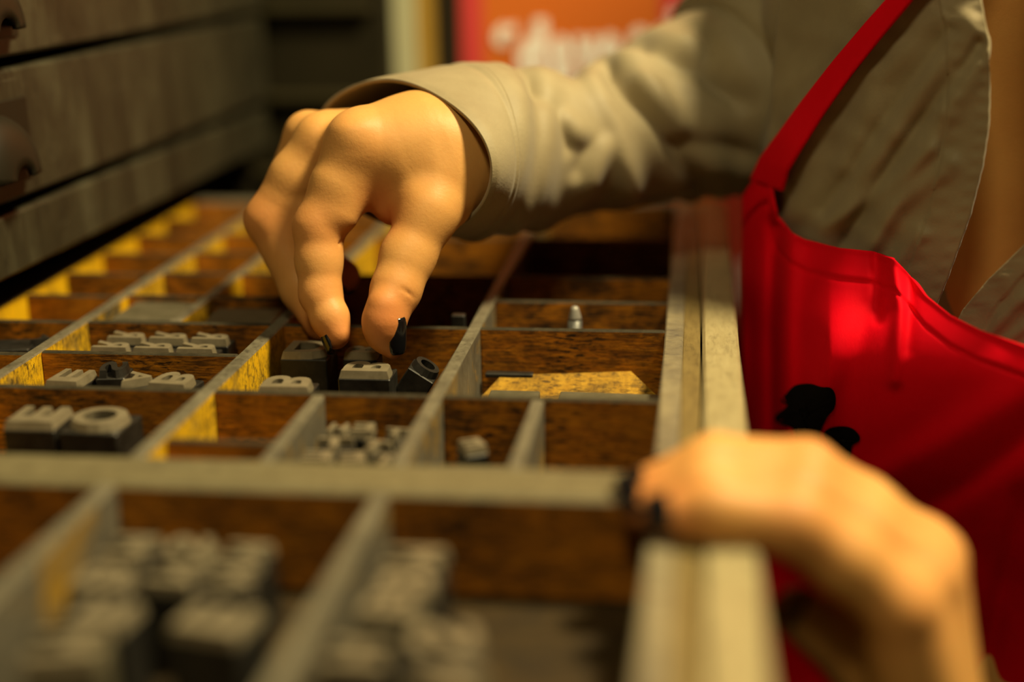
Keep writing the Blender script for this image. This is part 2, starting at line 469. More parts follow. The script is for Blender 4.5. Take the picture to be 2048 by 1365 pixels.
# next cell forward
sort(-203, 425, 12, 15, 13.6, -4, 'E', 'leftmost upright sort in the cell with four loose sorts', group='four loose sorts')
sort(-190.5, 431, 9.5, 12, 15.2, 8, 'S', 'tall dark sort second from left among four loose sorts', group='four loose sorts', face='lead')
sort(-180, 426, 9, 13, 13.4, 4, 'A', 'sort with bright glint third among four loose sorts', group='four loose sorts')
sort(-167.5, 425, 14, 14, 13.4, -6, 'B', 'rightmost of four loose sorts, beside the long divider', group='four loose sorts')
# front-left cell
sort(-196, 386, 16, 16, 13.8, 1, 'E', 'dark block on the left of the pair in the front left cell', group='blocks in the front left cell')
sort(-177, 387, 18.5, 18, 13.4, -3, 'O', 'dark block with round face on the right of the front left pair', group='blocks in the front left cell')
# slugs in cells behind
sort(-204.5, 504, 24, 26, 14.5, 0, None, 'wide flat lead slug in the cell behind the two rows of sorts', 'lead slug', name='lead_slug', mat='slug', face='slug')
sort(-168.5, 500, 26, 27, 13.5, 3, None, 'flat lead slug just left of the hanging index finger', 'lead slug', name='lead_slug', mat='slug', face='slug')
sort(-243, 462, 18, 14, 12.5, 10, None, 'dark slug at the left edge of the picture', 'lead slug', name='lead_slug', face='lead')
sort(-231.5, 466, 6, 9, 14.2, -10, 'A', 'small black sort beside the dark slug at the left edge', face='lead')
# right cell: liner sheet and spacers
lin = MB()
def lean(u, v):
    r = ray(u, v); k = 13.1 / 24.5        # plane z = -15.2 - (476.5 - y) * k
    t = (-15.2 - 476.5 * k - CAMH) / (r[2] - k * r[1]); return tuple(CAMP + r * t)
px = [(-73, 452.4, ZF + .3), lean(964., 792.), lean(1003., 751.), lean(1262., 743.), lean(1314., 792.), (-11, 452.4, ZF + .3)]
n = len(px)
lin.add([(p[0], p[1] + .5, p[2] - .5) for p in px] + px,
        [list(range(n)), [n + i for i in range(n)][::-1]] + [[i, n + i, n + (i + 1) % n, (i + 1) % n] for i in range(n)])
lin = lin.build('liner_card', M['paper'])
setprops(lin, 'yellowed cut-corner card leaning in the right cell', 'card')
sort(-64, 475.5, 17, 3.5, 1.7, 0, None, 'thin dark spacer behind the card at the back of the right cell', 'spacer', z0=-17, face='lead', name='lead_spacer')
sort(-57.8, 437, 16.5, 13, 5.6, 0, None, 'small flat grey spacer before the card in the right cell', 'spacer', mat='slug', face='slug', name='lead_spacer')
sort(-27, 434, 32, 16, 6.0, -2, None, 'long pale grey slug beside the front rim in the right cell', 'spacer', mat='slug', face='slug', name='lead_spacer')
# pointed stub standing in the small right cell
st = thing('pointed_stub', (-42.5, 497, ZF), 'grey round stub with a pale pointed tip standing in the small right cell', 'stub')
V, Fc = lathe([(2.6, 0), (2.6, 26.8)], 18, (-42.5, 497, ZF)); obj('shaft', V, Fc, M['stub'], st, True)
V, Fc = lathe([(2.55, 26.8), (2.35, 27.8), (1.6, 30.6), (1.25, 31.6), (.5, 31.9)], 18, (-42.5, 497, ZF)); obj('tip', V, Fc, M['stub_tip'], st, True)
# cell in front of the finger cell: a jumble of small sorts
spots = [(-104.5, 391, 6, 8, 0), (-97, 391.5, 7, 8, 4), (-87, 390, 8, 7, -8), (-103, 380, 11, 9, 6), (-91, 378.5, 9, 9, -12),
         (-105, 368, 9, 8, 3), (-94.5, 366.5, 8, 8, 12), (-85, 366, 7, 9, -6), (-104, 356, 9, 8, 0), (-92, 355, 9, 9, 7)]
words = ['back left corner', 'back middle', 'back right', 'second row left', 'second row right', 'third row left', 'third row middle', 'third row right', 'front left', 'front right']
for (x, y, a, b, r), wd in zip(spots, words):
    sort(x, y, a, b, 10.5 + random.uniform(-1, 1.2), r, random.choice('EHMNT'), 'small sort at the ' + wd + ' of the jumbled cell before the fingers', group='jumbled small sorts', letrot=0)
sort(-61, 358, 22, 18, 8.5, 4, None, 'grey slug in the small cell left of the short divider', 'lead slug', name='lead_slug', mat='slug', face='slug')
sort(-63, 384, 7, 8, 9, 30, 'E', 'pale small sort behind the slug at the short divider', letrot=0)
# big blurred foreground cells
fg = [(-133, 300, 12, 13, 0), (-119, 302, 12, 11, 4), (-105, 301, 12, 11, -3), (-133, 285, 14, 13, 3), (-117, 287, 13, 12, -5), (-104, 288, 11, 11, 8),
      (-126, 268, 13, 12, -8), (-101, 268, 17, 14, -10), (-128, 252, 16, 13, 12)]
fw = ['back left', 'back middle', 'back right', 'middle left', 'centre', 'middle right', 'second from front', 'big front right', 'front left']
for (x, y, a, b, r), wd in zip(fg, fw):
    sort(x, y, a, b, 11.5 + random.uniform(-1, 1), r, random.choice('EBHSM'), wd + ' sort in the blurred foreground pile left of the pale divider', group='foreground sorts left of the divider', face='lead_face', mat='slug' if random.random() < .5 else 'lead')
fg = [(-63.5, 300, 15, 12, 0), (-63, 287, 14, 12, 3), (-64, 274, 13, 11, -4), (-50, 262, 16, 13, 8), (-66, 252, 14, 11, 0), (-47, 247, 14, 10, -12)]
fw = ['backmost', 'second from back', 'middle', 'large right', 'front left', 'front right']
for (x, y, a, b, r), wd in zip(fg, fw):
    sort(x, y, a, b, 12 + random.uniform(-1, 1), r, random.choice('EBHSM'), wd + ' sort in the blurred foreground pile right of the pale divider', group='foreground sorts right of the divider', mat='slug' if random.random() < .5 else 'lead')

# ================================================================== person
def sn(vals, org, h):
    """naive surface nets; vals<0 inside"""
    nx, ny, nz = vals.shape
    ins = vals < 0
    cnt = np.zeros((nx - 1, ny - 1, nz - 1), np.int8); acc = np.zeros((nx - 1, ny - 1, nz - 1, 3), np.float32)
    cor = [(i, j, k) for i in (0, 1) for j in (0, 1) for k in (0, 1)]
    def sub(a, c): return a[c[0]:nx - 1 + c[0], c[1]:ny - 1 + c[1], c[2]:nz - 1 + c[2]]
    for a in cor:
        for ax in range(3):
            if a[ax] == 1: continue
            b = list(a); b[ax] = 1; b = tuple(b)
            cr = sub(ins, a) != sub(ins, b)
            idx = np.nonzero(cr)
            va = sub(vals, a)[idx]; vb = sub(vals, b)[idx]
            t = va / (va - vb)
            p = np.tile(np.array(a, np.float32), (len(t), 1)); p[:, ax] = t
            acc[idx] += p; cnt[idx] += 1
    act = np.nonzero(cnt)
    vid = -np.ones(cnt.shape, np.int64); vid[act] = np.arange(len(act[0]))
    V = acc[act] / cnt[act][:, None] + np.stack(act, 1)
    V = V * h + np.asarray(org)
    Fs = []
    for ax in range(3):
        o1, o2 = [(1, 2), (2, 0), (0, 1)][ax]
        sl0 = [slice(None)] * 3; sl1 = [slice(None)] * 3
        sl0[ax] = slice(0, -1); sl1[ax] = slice(1, None)
        a = ins[tuple(sl0)]; b = ins[tuple(sl1)]
        ch = a != b
        ch = ch.copy()
        ii = np.stack(np.nonzero(ch), 1)
        ok = (ii[:, o1] > 0) & (ii[:, o2] > 0) & (ii[:, o1] < vals.shape[o1] - 1) & (ii[:, o2] < vals.shape[o2] - 1)
        ii = ii[ok]
        e1 = np.zeros(3, int); e1[o1] = 1; e2 = np.zeros(3, int); e2[o2] = 1
        q = [ii - e1 - e2, ii - e2, ii, ii - e1]
        q = np.stack([vid[x[:, 0], x[:, 1], x[:, 2]] for x in q], 1)
        fl = a[tuple(ii.T)]
        q[~fl] = q[~fl][:, ::-1]
        Fs.append(q)
    return V, np.concatenate(Fs)

class SDF:
    def __init__(s, lo, hi, h):
        s.h = h; s.lo = np.array(lo, float); n = np.ceil((np.array(hi) - s.lo) / h).astype(int) + 1
        s.n = n; s.ax = [s.lo[i] + h * np.arange(n[i]) for i in range(3)]
        s.v = np.full(n, 1e3, np.float32)
    def _box(s, lo, hi, m):
        sl = []
        for i in range(3):
            a = max(0, int((lo[i] - m - s.lo[i]) / s.h)); b = min(s.n[i], int((hi[i] + m - s.lo[i]) / s.h) + 2)
            sl.append(slice(a, max(a, b)))
        X, Y, Z = np.meshgrid(*[s.ax[i][sl[i]] for i in range(3)], indexing='ij')
        return tuple(sl), X, Y, Z
    def cone(s, a, b, ra, rb, k=2., tgt=None, sub=False):
        a = np.array(a, float); b = np.array(b, float); R = max(ra, rb)
        sl, X, Y, Z = s._box(np.minimum(a, b) - R, np.maximum(a, b) + R, max(14, 2 * k))
        if X.size == 0: return
        d = b - a; L = d @ d + 1e-9
        t = np.clip(((X - a[0]) * d[0] + (Y - a[1]) * d[1] + (Z - a[2]) * d[2]) / L, 0, 1)
        q = np.sqrt((X - a[0] - t * d[0]) ** 2 + (Y - a[1] - t * d[1]) ** 2 + (Z - a[2] - t * d[2]) ** 2) - (ra + (rb - ra) * t)
        s._mix(sl, q, k, tgt, sub)
    def ell(s, c, axes, k=3., tgt=None, sub=False):
        """axes: 3 vectors (semi axes)"""
        c = np.array(c, float); A = np.array(axes, float); R = np.linalg.norm(A, axis=1)
        ext = np.abs(A).sum(0)
        sl, X, Y, Z = s._box(c - ext, c + ext, max(14, 2 * k))
        if X.size == 0: return
        P = np.stack([X - c[0], Y - c[1], Z - c[2]], -1)
        q = np.stack([P @ (A[i] / R[i] ** 2) for i in range(3)], -1)
        g = np.stack([P @ (A[i] / R[i] ** 3) for i in range(3)], -1)
        l = np.linalg.norm(q, axis=-1); gg = np.linalg.norm(g, axis=-1) + 1e-9
        s._mix(sl, l * (l - 1) / gg, k, tgt, sub)
    def _mix(s, sl, q, k, tgt, sub):
        v = s.v if tgt is None else tgt
        a = v[sl]
        if sub:
            hh = np.clip(.5 - .5 * (a + q) / k, 0, 1)
            v[sl] = a + (-q - a) * hh + k * hh * (1 - hh)
        else:
            hh = np.clip(.5 + .5 * (a - q) / k, 0, 1)
            v[sl] = a + (q - a) * hh - k * hh * (1 - hh)
    def layer(s): return np.full(s.n, 1e3, np.float32)
    def merge(s, L, k):
        a = s.v; hh = np.clip(.5 + .5 * (a - L) / k, 0, 1)
        s.v = (a + (L - a) * hh - k * hh * (1 - hh)).astype(np.float32)
    def mesh(s, smooth=2):
        V, Q = sn(s.v, s.lo, s.h)
        e = np.concatenate([Q[:, [0, 1]], Q[:, [1, 2]], Q[:, [2, 3]], Q[:, [3, 0]]])
        for lam in [.5, -.52] * smooth:
            sm = np.zeros_like(V); ct = np.zeros(len(V))
            for a_, b_ in ((0, 1), (1, 0)):
                for c_ in range(3): sm[:, c_] += np.bincount(e[:, a_], V[e[:, b_], c_], len(V))
                ct += np.bincount(e[:, a_], minlength=len(V))
            V = V + lam * (sm / np.maximum(ct, 1)[:, None] - V)
        return V, Q

def chain(s, pts, rad, k=2., tgt=None):
    for i in range(len(pts) - 1):
        s.cone(pts[i], pts[i + 1], rad[i], rad[i + 1], k, tgt)
def nrm(v): v = np.asarray(v, float); return v / np.linalg.norm(v)

person = thing('person', (150, 560, -940), 'worker in taupe shirt and red apron picking metal type with one hand on the rim', 'person')

# ---------------- right hand (picking): joints as pixel + distance
def J(u, v, Y): return at(float(u), float(v), float(Y))
lo = J(470, 720, 440); hi = J(1010, 150, 545)
RH = SDF((lo[0] - 12, 428, ZF - 2), (J(1050, 300, 520)[0] + 10, 560, 118), .7)
wr = J(965, 312, 516)
imc, mmc, rmc, pmc = J(716, 296, 480), J(642, 280, 496), J(618, 272, 511), J(625, 275, 526)
tm, ti, tt = J(858, 425, 474), J(792, 580, 459), J(787, 702, 451.5)
cmc = J(930, 330, 498)
# palm
palm = RH.layer()
RH.cone(wr, imc, 17, 9.2, 8, palm); RH.cone(wr + (0, 6, 2), mmc, 17, 9.0, 8, palm)
RH.cone(wr + (0, 12, 0), rmc, 16, 8.6, 8, palm); RH.cone(wr + (0, 18, -3), pmc, 14, 8.2, 8, palm)
RH.cone(wr + (2, 6, 0), J(1060, 300, 549), 18, 16.5, 8, palm)
RH.cone(J(815, 292, 491), J(893, 316, 501), 16.5, 23.5, 9, palm)
RH.cone(J(893, 316, 501), J(960, 312, 519), 23.5, 20, 9, palm)
# thumb base muscles and web
RH.cone(cmc, tm, 13, 9.2, 9, palm)
RH.cone(J(880, 300, 488), J(800, 325, 481), 12, 8, 9, palm)
RH.cone(J(872, 365, 483), J(790, 362, 481), 11, 6.5, 8, palm)
RH.cone(J(850, 400, 480), J(786, 414, 481), 10, 6.6, 6, palm)
RH.v = palm
# index
L = RH.layer()
ip, idp, it = J(638, 455, 470.5), J(641, 588, 463), J(671, 676, 456.5)
chain(RH, [imc, (imc + ip) / 2 + (0, 0, 1.0), ip, (ip + idp) / 2 + (-.3, 0, 0), idp, J(660, 640, 459), it], [9.4, 9.2, 8.6, 7.8, 7.0, 6.0, 4.0], 3, L)
RH.cone(J(704, 376, 475), J(683, 428, 470.5), 7.0, 6.0, 4, L)            # soft underside of the first bone
RH.cone(J(667, 630, 458.5), J(678, 666, 455.5), 4.4, 3.6, 3, L)
RH.merge(L, 8)
# middle
L = RH.layer()
mp, mdp, mt = J(540, 440, 489.5), J(604, 580, 484), J(640, 650, 478)
chain(RH, [mmc, (mmc + mp) / 2 + (0, 0, 1), mp, mdp, mt], [9.0, 9.0, 8.8, 7.4, 5.6], 3, L)
RH.cone(J(598, 420, 490), J(575, 470, 488), 6.5, 5.8, 3, L)
RH.merge(L, 3)
# ring
L = RH.layer()
rp, rdp, rt = J(566, 400, 514), J(620, 506, 512), J(687, 552, 505)
chain(RH, [rmc, rp, rdp, rt], [8.9, 8.6, 7.2, 6.2], 3, L)
RH.merge(L, 3)
# little
L = RH.layer()
pp, pdp, pt = J(590, 372, 522), J(618, 440, 523), J(640, 490, 520)
chain(RH, [pmc, pp, pdp, pt], [8.2, 7.4, 6.2, 5.2], 3, L)
RH.merge(L, 3)
# thumb
L = RH.layer()
chain(RH, [tm, J(815, 515, 466), ti, J(769, 642, 452), J(771, 672, 452), tt], [9.6, 8.9, 8.0, 6.6, 5.3, 3.0], 4, L)
RH.cone(J(768, 610, 451), J(761, 655, 450), 4.8, 4.6, 3.5, L)
RH.merge(L, 6)
# fills between the bones of the back of the hand, raised knuckle
RH.cone((imc + mmc) / 2 + (6, 0, 1), (wr + wr + imc + mmc) / 4, 8.4, 12, 6)
RH.cone((mmc + rmc) / 2 + (6, 0, 1), (wr + wr + rmc + mmc) / 4, 8.2, 12, 6)
RH.cone(J(735, 290, 483), J(815, 296, 491), 11, 16, 9)
RH.ell(J(710, 262, 477), [(5, 0, 0), (0, 6, 0), (0, 0, 3)], 6)
# creases
def crease(p, q, r=.3, k=1.0): RH.cone(p, q, r, r, k, None, True)
for p, q in (((804, 577, 451.0), (832, 598, 453.8)),              ((676, 488, 466), (690, 480, 468)), ((782, 400, 474), (800, 440, 472)), ((772, 335, 473), (766, 362, 474))):
    crease(J(*p), J(*q))
RVh, RQh = RH.mesh(2)

# ---------------- left hand hooked over the rim
LH = SDF((-26, 275, -130), (135, 380, 34), .95)
lw = J(1868, 1560, 322)
elb = np.array([205., 352., -150.])
lm = [J(1842, 1100, 344), J(1858, 1122, 334), J(1846, 1160, 320), J(1800, 1212, 306)]    # index .. little
palm = LH.layer()
for i, p in enumerate(lm): LH.cone(lw + (0, 10 - 6 * i, 0), p, 13.5, 9, 7, palm)
LH.cone(lw + (0, 3, 0), lw + (0, 3, 0) + nrm(elb - lw) * 34, 16, 17.5, 8, palm)
LH.v = palm
fin = [([(1612, 938, 344), (1430, 920, 343), (1312, 962, 342)], .86), ([(1615, 955, 332), (1412, 940, 331), (1275, 985, 330)], .92),
       ([(1605, 995, 319), (1412, 980, 318), (1285, 1015, 318)], .95), ([(1590, 1045, 305), (1430, 1020, 304), (1332, 1032, 304)], .93)]
LT = []
for (p, kf), mcp in zip(fin, lm):
    L = LH.layer(); q = [J(*a) for a in p]
    chain(LH, [mcp, (mcp + q[0]) / 2 + (0, 0, 1)] + q, [9.2 * kf, 8.8 * kf, 8.6 * kf, 7.5 * kf, 5.8 * kf], 3, L); LH.merge(L, 2.5); LT.append(q)
# thumb along the outer face, below the rim
L = LH.layer()
lth = [J(1850, 1470, 328), J(1735, 1325, 324), J(1600, 1228, 322)]
chain(LH, [lw + (-2, 8, 0)] + lth, [13, 11, 9.4, 6.8], 4, L); LH.merge(L, 5)
LVh, LQh = LH.mesh(2)

# ---------------- torso, limbs (coarse; covered by clothes)
TA, TB, TPH = 140., 95., math.radians(-30); TC = np.array([152., 552.]); TK = np.array([0., 0.])
tdir = np.array([math.cos(TPH), math.sin(TPH), 0]); ndir = np.array([math.sin(TPH), -math.cos(TPH), 0])  # ndir points to the front
def torso_hit(u, v, off=0.):
    """first point of the pixel's ray on the torso ellipse grown by off (tangent point where it misses)"""
    r = ray(u, v); a = TA + off; b = TB + off
    c, s_ = math.cos(TPH), math.sin(TPH)
    q0 = CAMP[:2] - TC; q0 = np.array([c * q0[0] + s_ * q0[1], -s_ * q0[0] + c * q0[1]])
    q1x = c * r[..., 0] + s_ * r[..., 1]; q1y = -s_ * r[..., 0] + c * r[..., 1]
    A = (q1x / a) ** 2 + (q1y / b) ** 2; B = q0[0] * q1x / a ** 2 + q0[1] * q1y / b ** 2
    Cc = (q0[0] / a) ** 2 + (q0[1] / b) ** 2 - 1
    D = np.maximum(B * B - A * Cc, 0)
    t = (-B - np.sqrt(D)) / A
    return CAMP + r * np.asarray(t)[..., None]
BD = SDF((-60, 280, -960), (420, 820, 420), 9.)
c3 = lambda z: np.array([TC[0], TC[1], z])
for z0, z1, f0, f1 in ((-140, 150, .58, .70), (-330, -140, .62, .58)):
    for z in np.linspace(z0, z1, 6):
        f = f0 + (f1 - f0) * (z - z0) / (z1 - z0)
        BD.ell(c3(z), [tdir * (TA - 7) * f / .93, ndir * (TB - 7) * f / .93, (0, 0, 110)], 12)
rs = J(1570, 160, 634); ls = c3(165) + tdir * 105
BD.cone(ls, c3(170), 46, 60, 25); BD.cone(c3(200), c3(300) + ndir * 20, 48, 42, 25)
rel = J(1290, 252, 598)
BD.cone(rs, rel, 30, 20, 15); BD.cone(rs, c3(120) - tdir * 60, 30, 60, 20); BD.cone(rel, J(1055, 300, 548), 18, 15, 6)
lel = elb
BD.cone(ls, lel, 42, 30, 15); BD.cone(lel, lw + (0, 3, 0) + nrm(elb - lw) * 25, 28, 17, 8)
for sg in (-1, 1):
    hp = c3(-380) + tdir * 70 * sg
    BD.cone(hp, hp + np.array([10, 10, -280]), 75, 48, 20); BD.cone(hp + np.array([10, 10, -280]), hp + np.array([20, 20, -530]), 48, 34, 10)
    BD.cone(hp + np.array([20, 20, -532]), hp + np.array([20, 20, -532]) + ndir * 130, 26, 22, 8)
BV, BQ = BD.mesh(3)
hc = np.array([215., 600., 395.]); hd = nrm((-.75, -.25, -.6)); hs = nrm(np.cross(hd, (0, 0, 1))); hu = np.cross(hs, hd)
HD = SDF((80, 440, 190), (350, 760, 520), 4.)
HD.ell(hc, [hd * 88, hs * 70, hu * 78], 8); HD.ell(hc + hd * 40 - hu * 48, [hd * 42, hs * 50, hu * 50], 20)
HD.cone(hc - hd * 20 - hu * 50, c3(215), 46, 50, 15)
HD.cone(hc + hd * 86 + hu * 4, hc + hd * 98 - hu * 26, 6, 11, 8)                 # nose
HD.cone(hc + hd * 84 + hu * 14 - hs * 32, hc + hd * 84 + hu * 14 + hs * 32, 9, 9, 8)  # brow
HD.cone(hc + hd * 80 - hu * 52 - hs * 16, hc + hd * 80 - hu * 52 + hs * 16, 8, 8, 5)  # lips
for sg in (-1, 1):
    HD.ell(hc + hs * sg * 71 - hd * 4 - hu * 8, [hd * 15, hs * 6, hu * 26], 4)
    HD.ell(hc + hd * 76 + hs * sg * 30 + hu * 0, [hd * 10, hs * 15, hu * 10], 4, None, True)
    HD.ell(hc + hd * 66 + hs * sg * 30, [hd * 12, hs * 12, hu * 12], 2)
HV, HQ = HD.mesh(2)
V = np.concatenate([BV, RVh, LVh, HV]); Q = np.concatenate([BQ, RQh + len(BV), LQh + len(BV) + len(RVh), HQ + len(BV) + len(RVh) + len(LVh)])
body = obj('body', V, Q, M['skin'], person, True)
fl = np.zeros(len(V))
for p, r_f, a_f in [(ip, 11, .6), (idp, 9, .5), (it, 9, .8), (mp, 11, .7), (mt, 9, .7), (rt, 10, 1.), (pt, 9, .8), (J(770, 640, 449), 12, .8), (tt, 9, .7), (J(790, 445, 474), 10, .9),
                    (J(765, 395, 477), 9, .7), (imc, 11, .35)] + [(q[2], 10, .7) for q in LT] + [(q[0], 11, .5) for q in LT] + [(p, 12, .4) for p in lm]:
    fl = np.maximum(fl, a_f * np.exp(-((V - p) ** 2).sum(1) / r_f ** 2))
at_ = body.data.attributes.new('flush', 'FLOAT', 'POINT'); at_.data.foreach_set('value', fl.astype(np.float32))

HR = SDF((80, 450, 190), (400, 780, 540), 5.)
HR.ell(hc - hd * 12 + hu * 10, [hd * 90, hs * 82, hu * 86], 8); HR.ell(hc + hd * 85 - hu * 25, [hd * 60, hs * 62, hu * 66], 6, None, True)
HR.ell(hc - hd * 70 + hu * 10, [hd * 42, hs * 44, hu * 42], 10)
V, Q = HR.mesh(2); o = obj('hair', V, Q, M['hair'], person, True); o['label'] = 'dark tied-up hair'

# nails: curved plates
def nail(tip, base, up, wid, ln, parent=body, over=.6, lift=0., curve=.55):
    tip = np.asarray(tip, float); ax = nrm(tip - np.asarray(base)); up = np.asarray(up, float)
    up = nrm(up - ax * (up @ ax)); sd = np.cross(ax, up)
    V = []; nu, nv = 11, 13
    for j in range(nv):
        t = j / (nv - 1); y = -ln * (1 - over) + ln * t - ln * .0
        wv = wid * (math.sqrt(max(0, 1 - (1 - min(1, (t + .02) / .3)) ** 2)) if t < .3 else (1 - .12 * max(0, t - .75) / .25))
        if t > .93: wv *= .86
        for i in range(nu):
            a = (i / (nu - 1) - .5) * 2
            x = a * wv / 2
            V.append(tip + ax * y + sd * x + up * (lift - curve * wid * .5 * (a * wv / wid) ** 2 - .10 * ln * (t - .45) ** 2 * 1.4))
    o = obj('fingernail', V, grid_faces(nu, nv), M['nail'], parent, True)
    s = o.modifiers.new('s', 'SOLIDIFY'); s.thickness = .0007; s.offset = 0
    o['label'] = 'black polished fingernail'
    return o
nail(J(791, 702, 450.2), J(790, 640, 450), (.82, -.56, .1), 7.6, 12.6, over=.04, lift=3.3)
nail(it, idp, (-.9, -.18, -.1), 8.8, 10.5, over=.42, lift=4.5)
nail(rt, rdp, (.15, -.35, -.9), 9.5, 11, over=.5, lift=5.0)
for (q, up) in ((LT[3], (-.15, -.75, .6)), (LT[2], (-.4, -.3, .85)), (LT[1], (-.75, -.3, .6)), (LT[0], (-.5, .1, .8))):
    nail(q[2], q[1], up, 9.5, 11, over=.38, lift=5.3)
nail(lth[2], lth[1], (.1, -.8, .6), 11.5, 12.5, over=.38, lift=6.2)

# ---------------- clothes
def solid(o, t, off=-1):
    s = o.modifiers.new('thickness', 'SOLIDIFY'); s.thickness = t * MM; s.offset = off; return o
def gr(x, c, w): return np.exp(-((x - c) / w) ** 2)
def seg_dist(U, Vv, a, b):
    a = np.array(a, float); b = np.array(b, float); d = b - a; L = d @ d
    t = np.clip(((U - a[0]) * d[0] + (Vv - a[1]) * d[1]) / L, 0, 1)
    return np.hypot(U - a[0] - t * d[0], Vv - a[1] - t * d[1]), t
def fold(U, Vv, pts, w, amp):
    """ridge (amp>0) or valley along a polyline"""
    out = np.zeros_like(U)
    for a, b in zip(pts[:-1], pts[1:]):
        d, t = seg_dist(U, Vv, a, b); out = np.maximum(out, np.exp(-(d / w) ** 2))
    return out * amp
def wob(U, Vv, s):
    return np.sin(U * s + 1.3 * np.sin(Vv * s * .7 + 1)) * np.cos(Vv * s * .9 + 1.1 * np.sin(U * s * .6))

# shirt, her right front
vs = np.linspace(-430, 720, 190)
edge = np.interp(vs, [-430, -70, 0, 60, 150, 250, 330, 430, 500, 560, 620, 900], [1890, 1945, 1962, 1975, 1980, 1977, 1965, 1940, 1915, 1893, 1868, 1740])
tt_ = np.linspace(0, 1, 120)
lft = np.interp(vs, [-430, -70, 80, 250, 340, 400], [1575, 1562, 1550, 1538, 1520, 1486])
U = lft[:, None] + (edge[:, None] - lft[:, None]) * tt_[None, :]; Vv = np.repeat(vs[:, None], 120, 1)
ed = edge[:, None] - U
off = 3 + .0 * U
off += 1.0 * np.exp(-np.maximum(ed - 86, 0) / 4.) * 0 + np.where(ed < 84, .9, 0)
off += .35 * np.where(ed < 84, .55 * np.sin(Vv / 38 * 6.28 + np.sin(Vv / 90)) * np.exp(-((ed - 66) / 16) ** 2) + .6 * np.sin(Vv / 31 * 6.28) * np.exp(-((ed - 14) / 12) ** 2), 0)
for pts, w_, a_ in ([[(1985, 90), (1830, 330), (1700, 560)], 16, 2.6], [[(1930, 40), (1790, 260), (1640, 480)], 20, 3.0], [[(1870, 30), (1760, 160), (1690, 330)], 18, 2.2],
                  [[(1900, 330), (1790, 420), (1720, 530)], 14, 2.4], [[(1860, 300), (1740, 400), (1650, 450)], 12, 1.8], [[(1840, 470), (1780, 540), (1740, 640)], 12, 2.0],
                  [[(1730, 20), (1640, 200), (1590, 420)], 24, 2.4], [[(1950, 60), (1880, 220)], 12, 1.6],
                  [[(1960, 90), (1800, 300), (1680, 500)], 10, -2.0], [[(1900, 60), (1770, 240), (1650, 420)], 10, -1.6]):
    off += fold(U, Vv, pts, w_ * 1.5, a_)
off += .5 * wob(U, Vv, .045) * (ed > 90)
P = torso_hit(U, Vv, off)
shirt = solid(obj('shirt', P.reshape(-1, 3), [f[::-1] for f in grid_faces(120, 190)], M['shirt'], person, True), 1.0)
shirt['label'] = 'taupe cotton shirt with open placket'
# her left front
vs = np.linspace(-430, 760, 120)
le = np.interp(vs, [-430, 200, 420, 490, 560, 620, 700, 1000], [2060, 2088, 2095, 2048, 1975, 1925, 1885, 1800])
U = le[:, None] + (2560 - le[:, None]) * tt_[None, :]; Vv = np.repeat(vs[:, None], 120, 1); ed = U - le[:, None]
off = 3.5 + np.where(ed < 62, .9, 0) + np.where(ed < 62, .5 * np.sin(Vv / 26 * 6.28) * np.exp(-((ed - 20) / 14) ** 2), 0) + fold(U, Vv, [(1960, 690), (2030, 610), (2120, 560)], 14, 2.0) + fold(U, Vv, [(1990, 700), (2100, 620)], 10, 1.6) + .5 * wob(U, Vv, .05) + 26 * np.exp(-ed / 130) * np.clip((470 - Vv) / 120, 0, 1)  # last term: unseen flare of the upper edge, added to shade the chest
o = solid(obj('shirt_left_front', torso_hit(U, Vv, off).reshape(-1, 3), [f[::-1] for f in grid_faces(120, 120)], M['shirt'], shirt, True), 1.0)
# rest of the shirt: back, sides and shoulders around the torso, open at the chest
SH = SDF((-20, 380, -420), (360, 720, 300), 6.)
for z in np.linspace(-330, 150, 11):
    g = 1 - .46 * np.clip((10 - z) / 125, 0, 1)
    SH.ell(c3(z), [tdir * (TA - 2) * g, ndir * (TB - 3) * g, (0, 0, 70)], 10)
SH.cone(ls, c3(165), 50, 66, 25); SH.cone(rs + np.array([12., 0, 0]), c3(120) - tdir * 60, 30, 62, 15)
pa, pb, pc = torso_hit(np.array(2050.), np.array(-260.)), torso_hit(np.array(2040.), np.array(120.)), torso_hit(np.array(1925.), np.array(600.))
SH.cone(pa, pb, 50, 54, 6, None, True); SH.cone(pb, pc, 54, 44, 6, None, True)
SH.cone(c3(330), c3(205) + ndir * 15, 90, 62, 8, None, True)
V, Q = SH.mesh(3); obj('shirt_body', V, Q, M['shirt'], shirt, True)

# apron
us = np.concatenate([np.linspace(1484, 1560, 40), np.linspace(1563, 2130, 150)])
vtop = np.interp(us, [1484, 1500, 1520, 1535, 1542, 1552, 1580, 1612, 1680, 1748, 1768, 1790, 1815, 1850, 1900, 1960, 2048, 2330],
                 [392, 368, 348, 342, 392, 436, 463, 480, 496, 503, 512, 519, 545, 590, 630, 660, 692, 800])
tv = np.linspace(0, 1, 150) ** 1.15
U = np.repeat(us[None, :], 150, 0); Vv = vtop[None, :] + (1400 - vtop[None, :]) * tv[:, None]
dt = Vv - vtop[None, :]
off = 8 + np.where(dt < 62, .7, 0) - .9 * np.exp(-((dt - 62) / 5) ** 2) + .8 * np.exp(-(dt / 9) ** 2)
fade = np.exp(-dt / 160.)
off += fold(U, Vv, [(1785, 515), (1800, 620), (1790, 760)], 15, 4.5) * (.35 + .65 * fade) - fold(U, Vv, [(1752, 490), (1757, 640)], 11, 2.6) * (.25 + .75 * fade) - fold(U, Vv, [(1822, 550), (1816, 700)], 13, 2.0) * fade
off += fold(U, Vv, [(1585, 480), (1572, 650), (1580, 900)], 22, 4.5) - fold(U, Vv, [(1552, 450), (1545, 650), (1548, 900)], 16, 3.5)
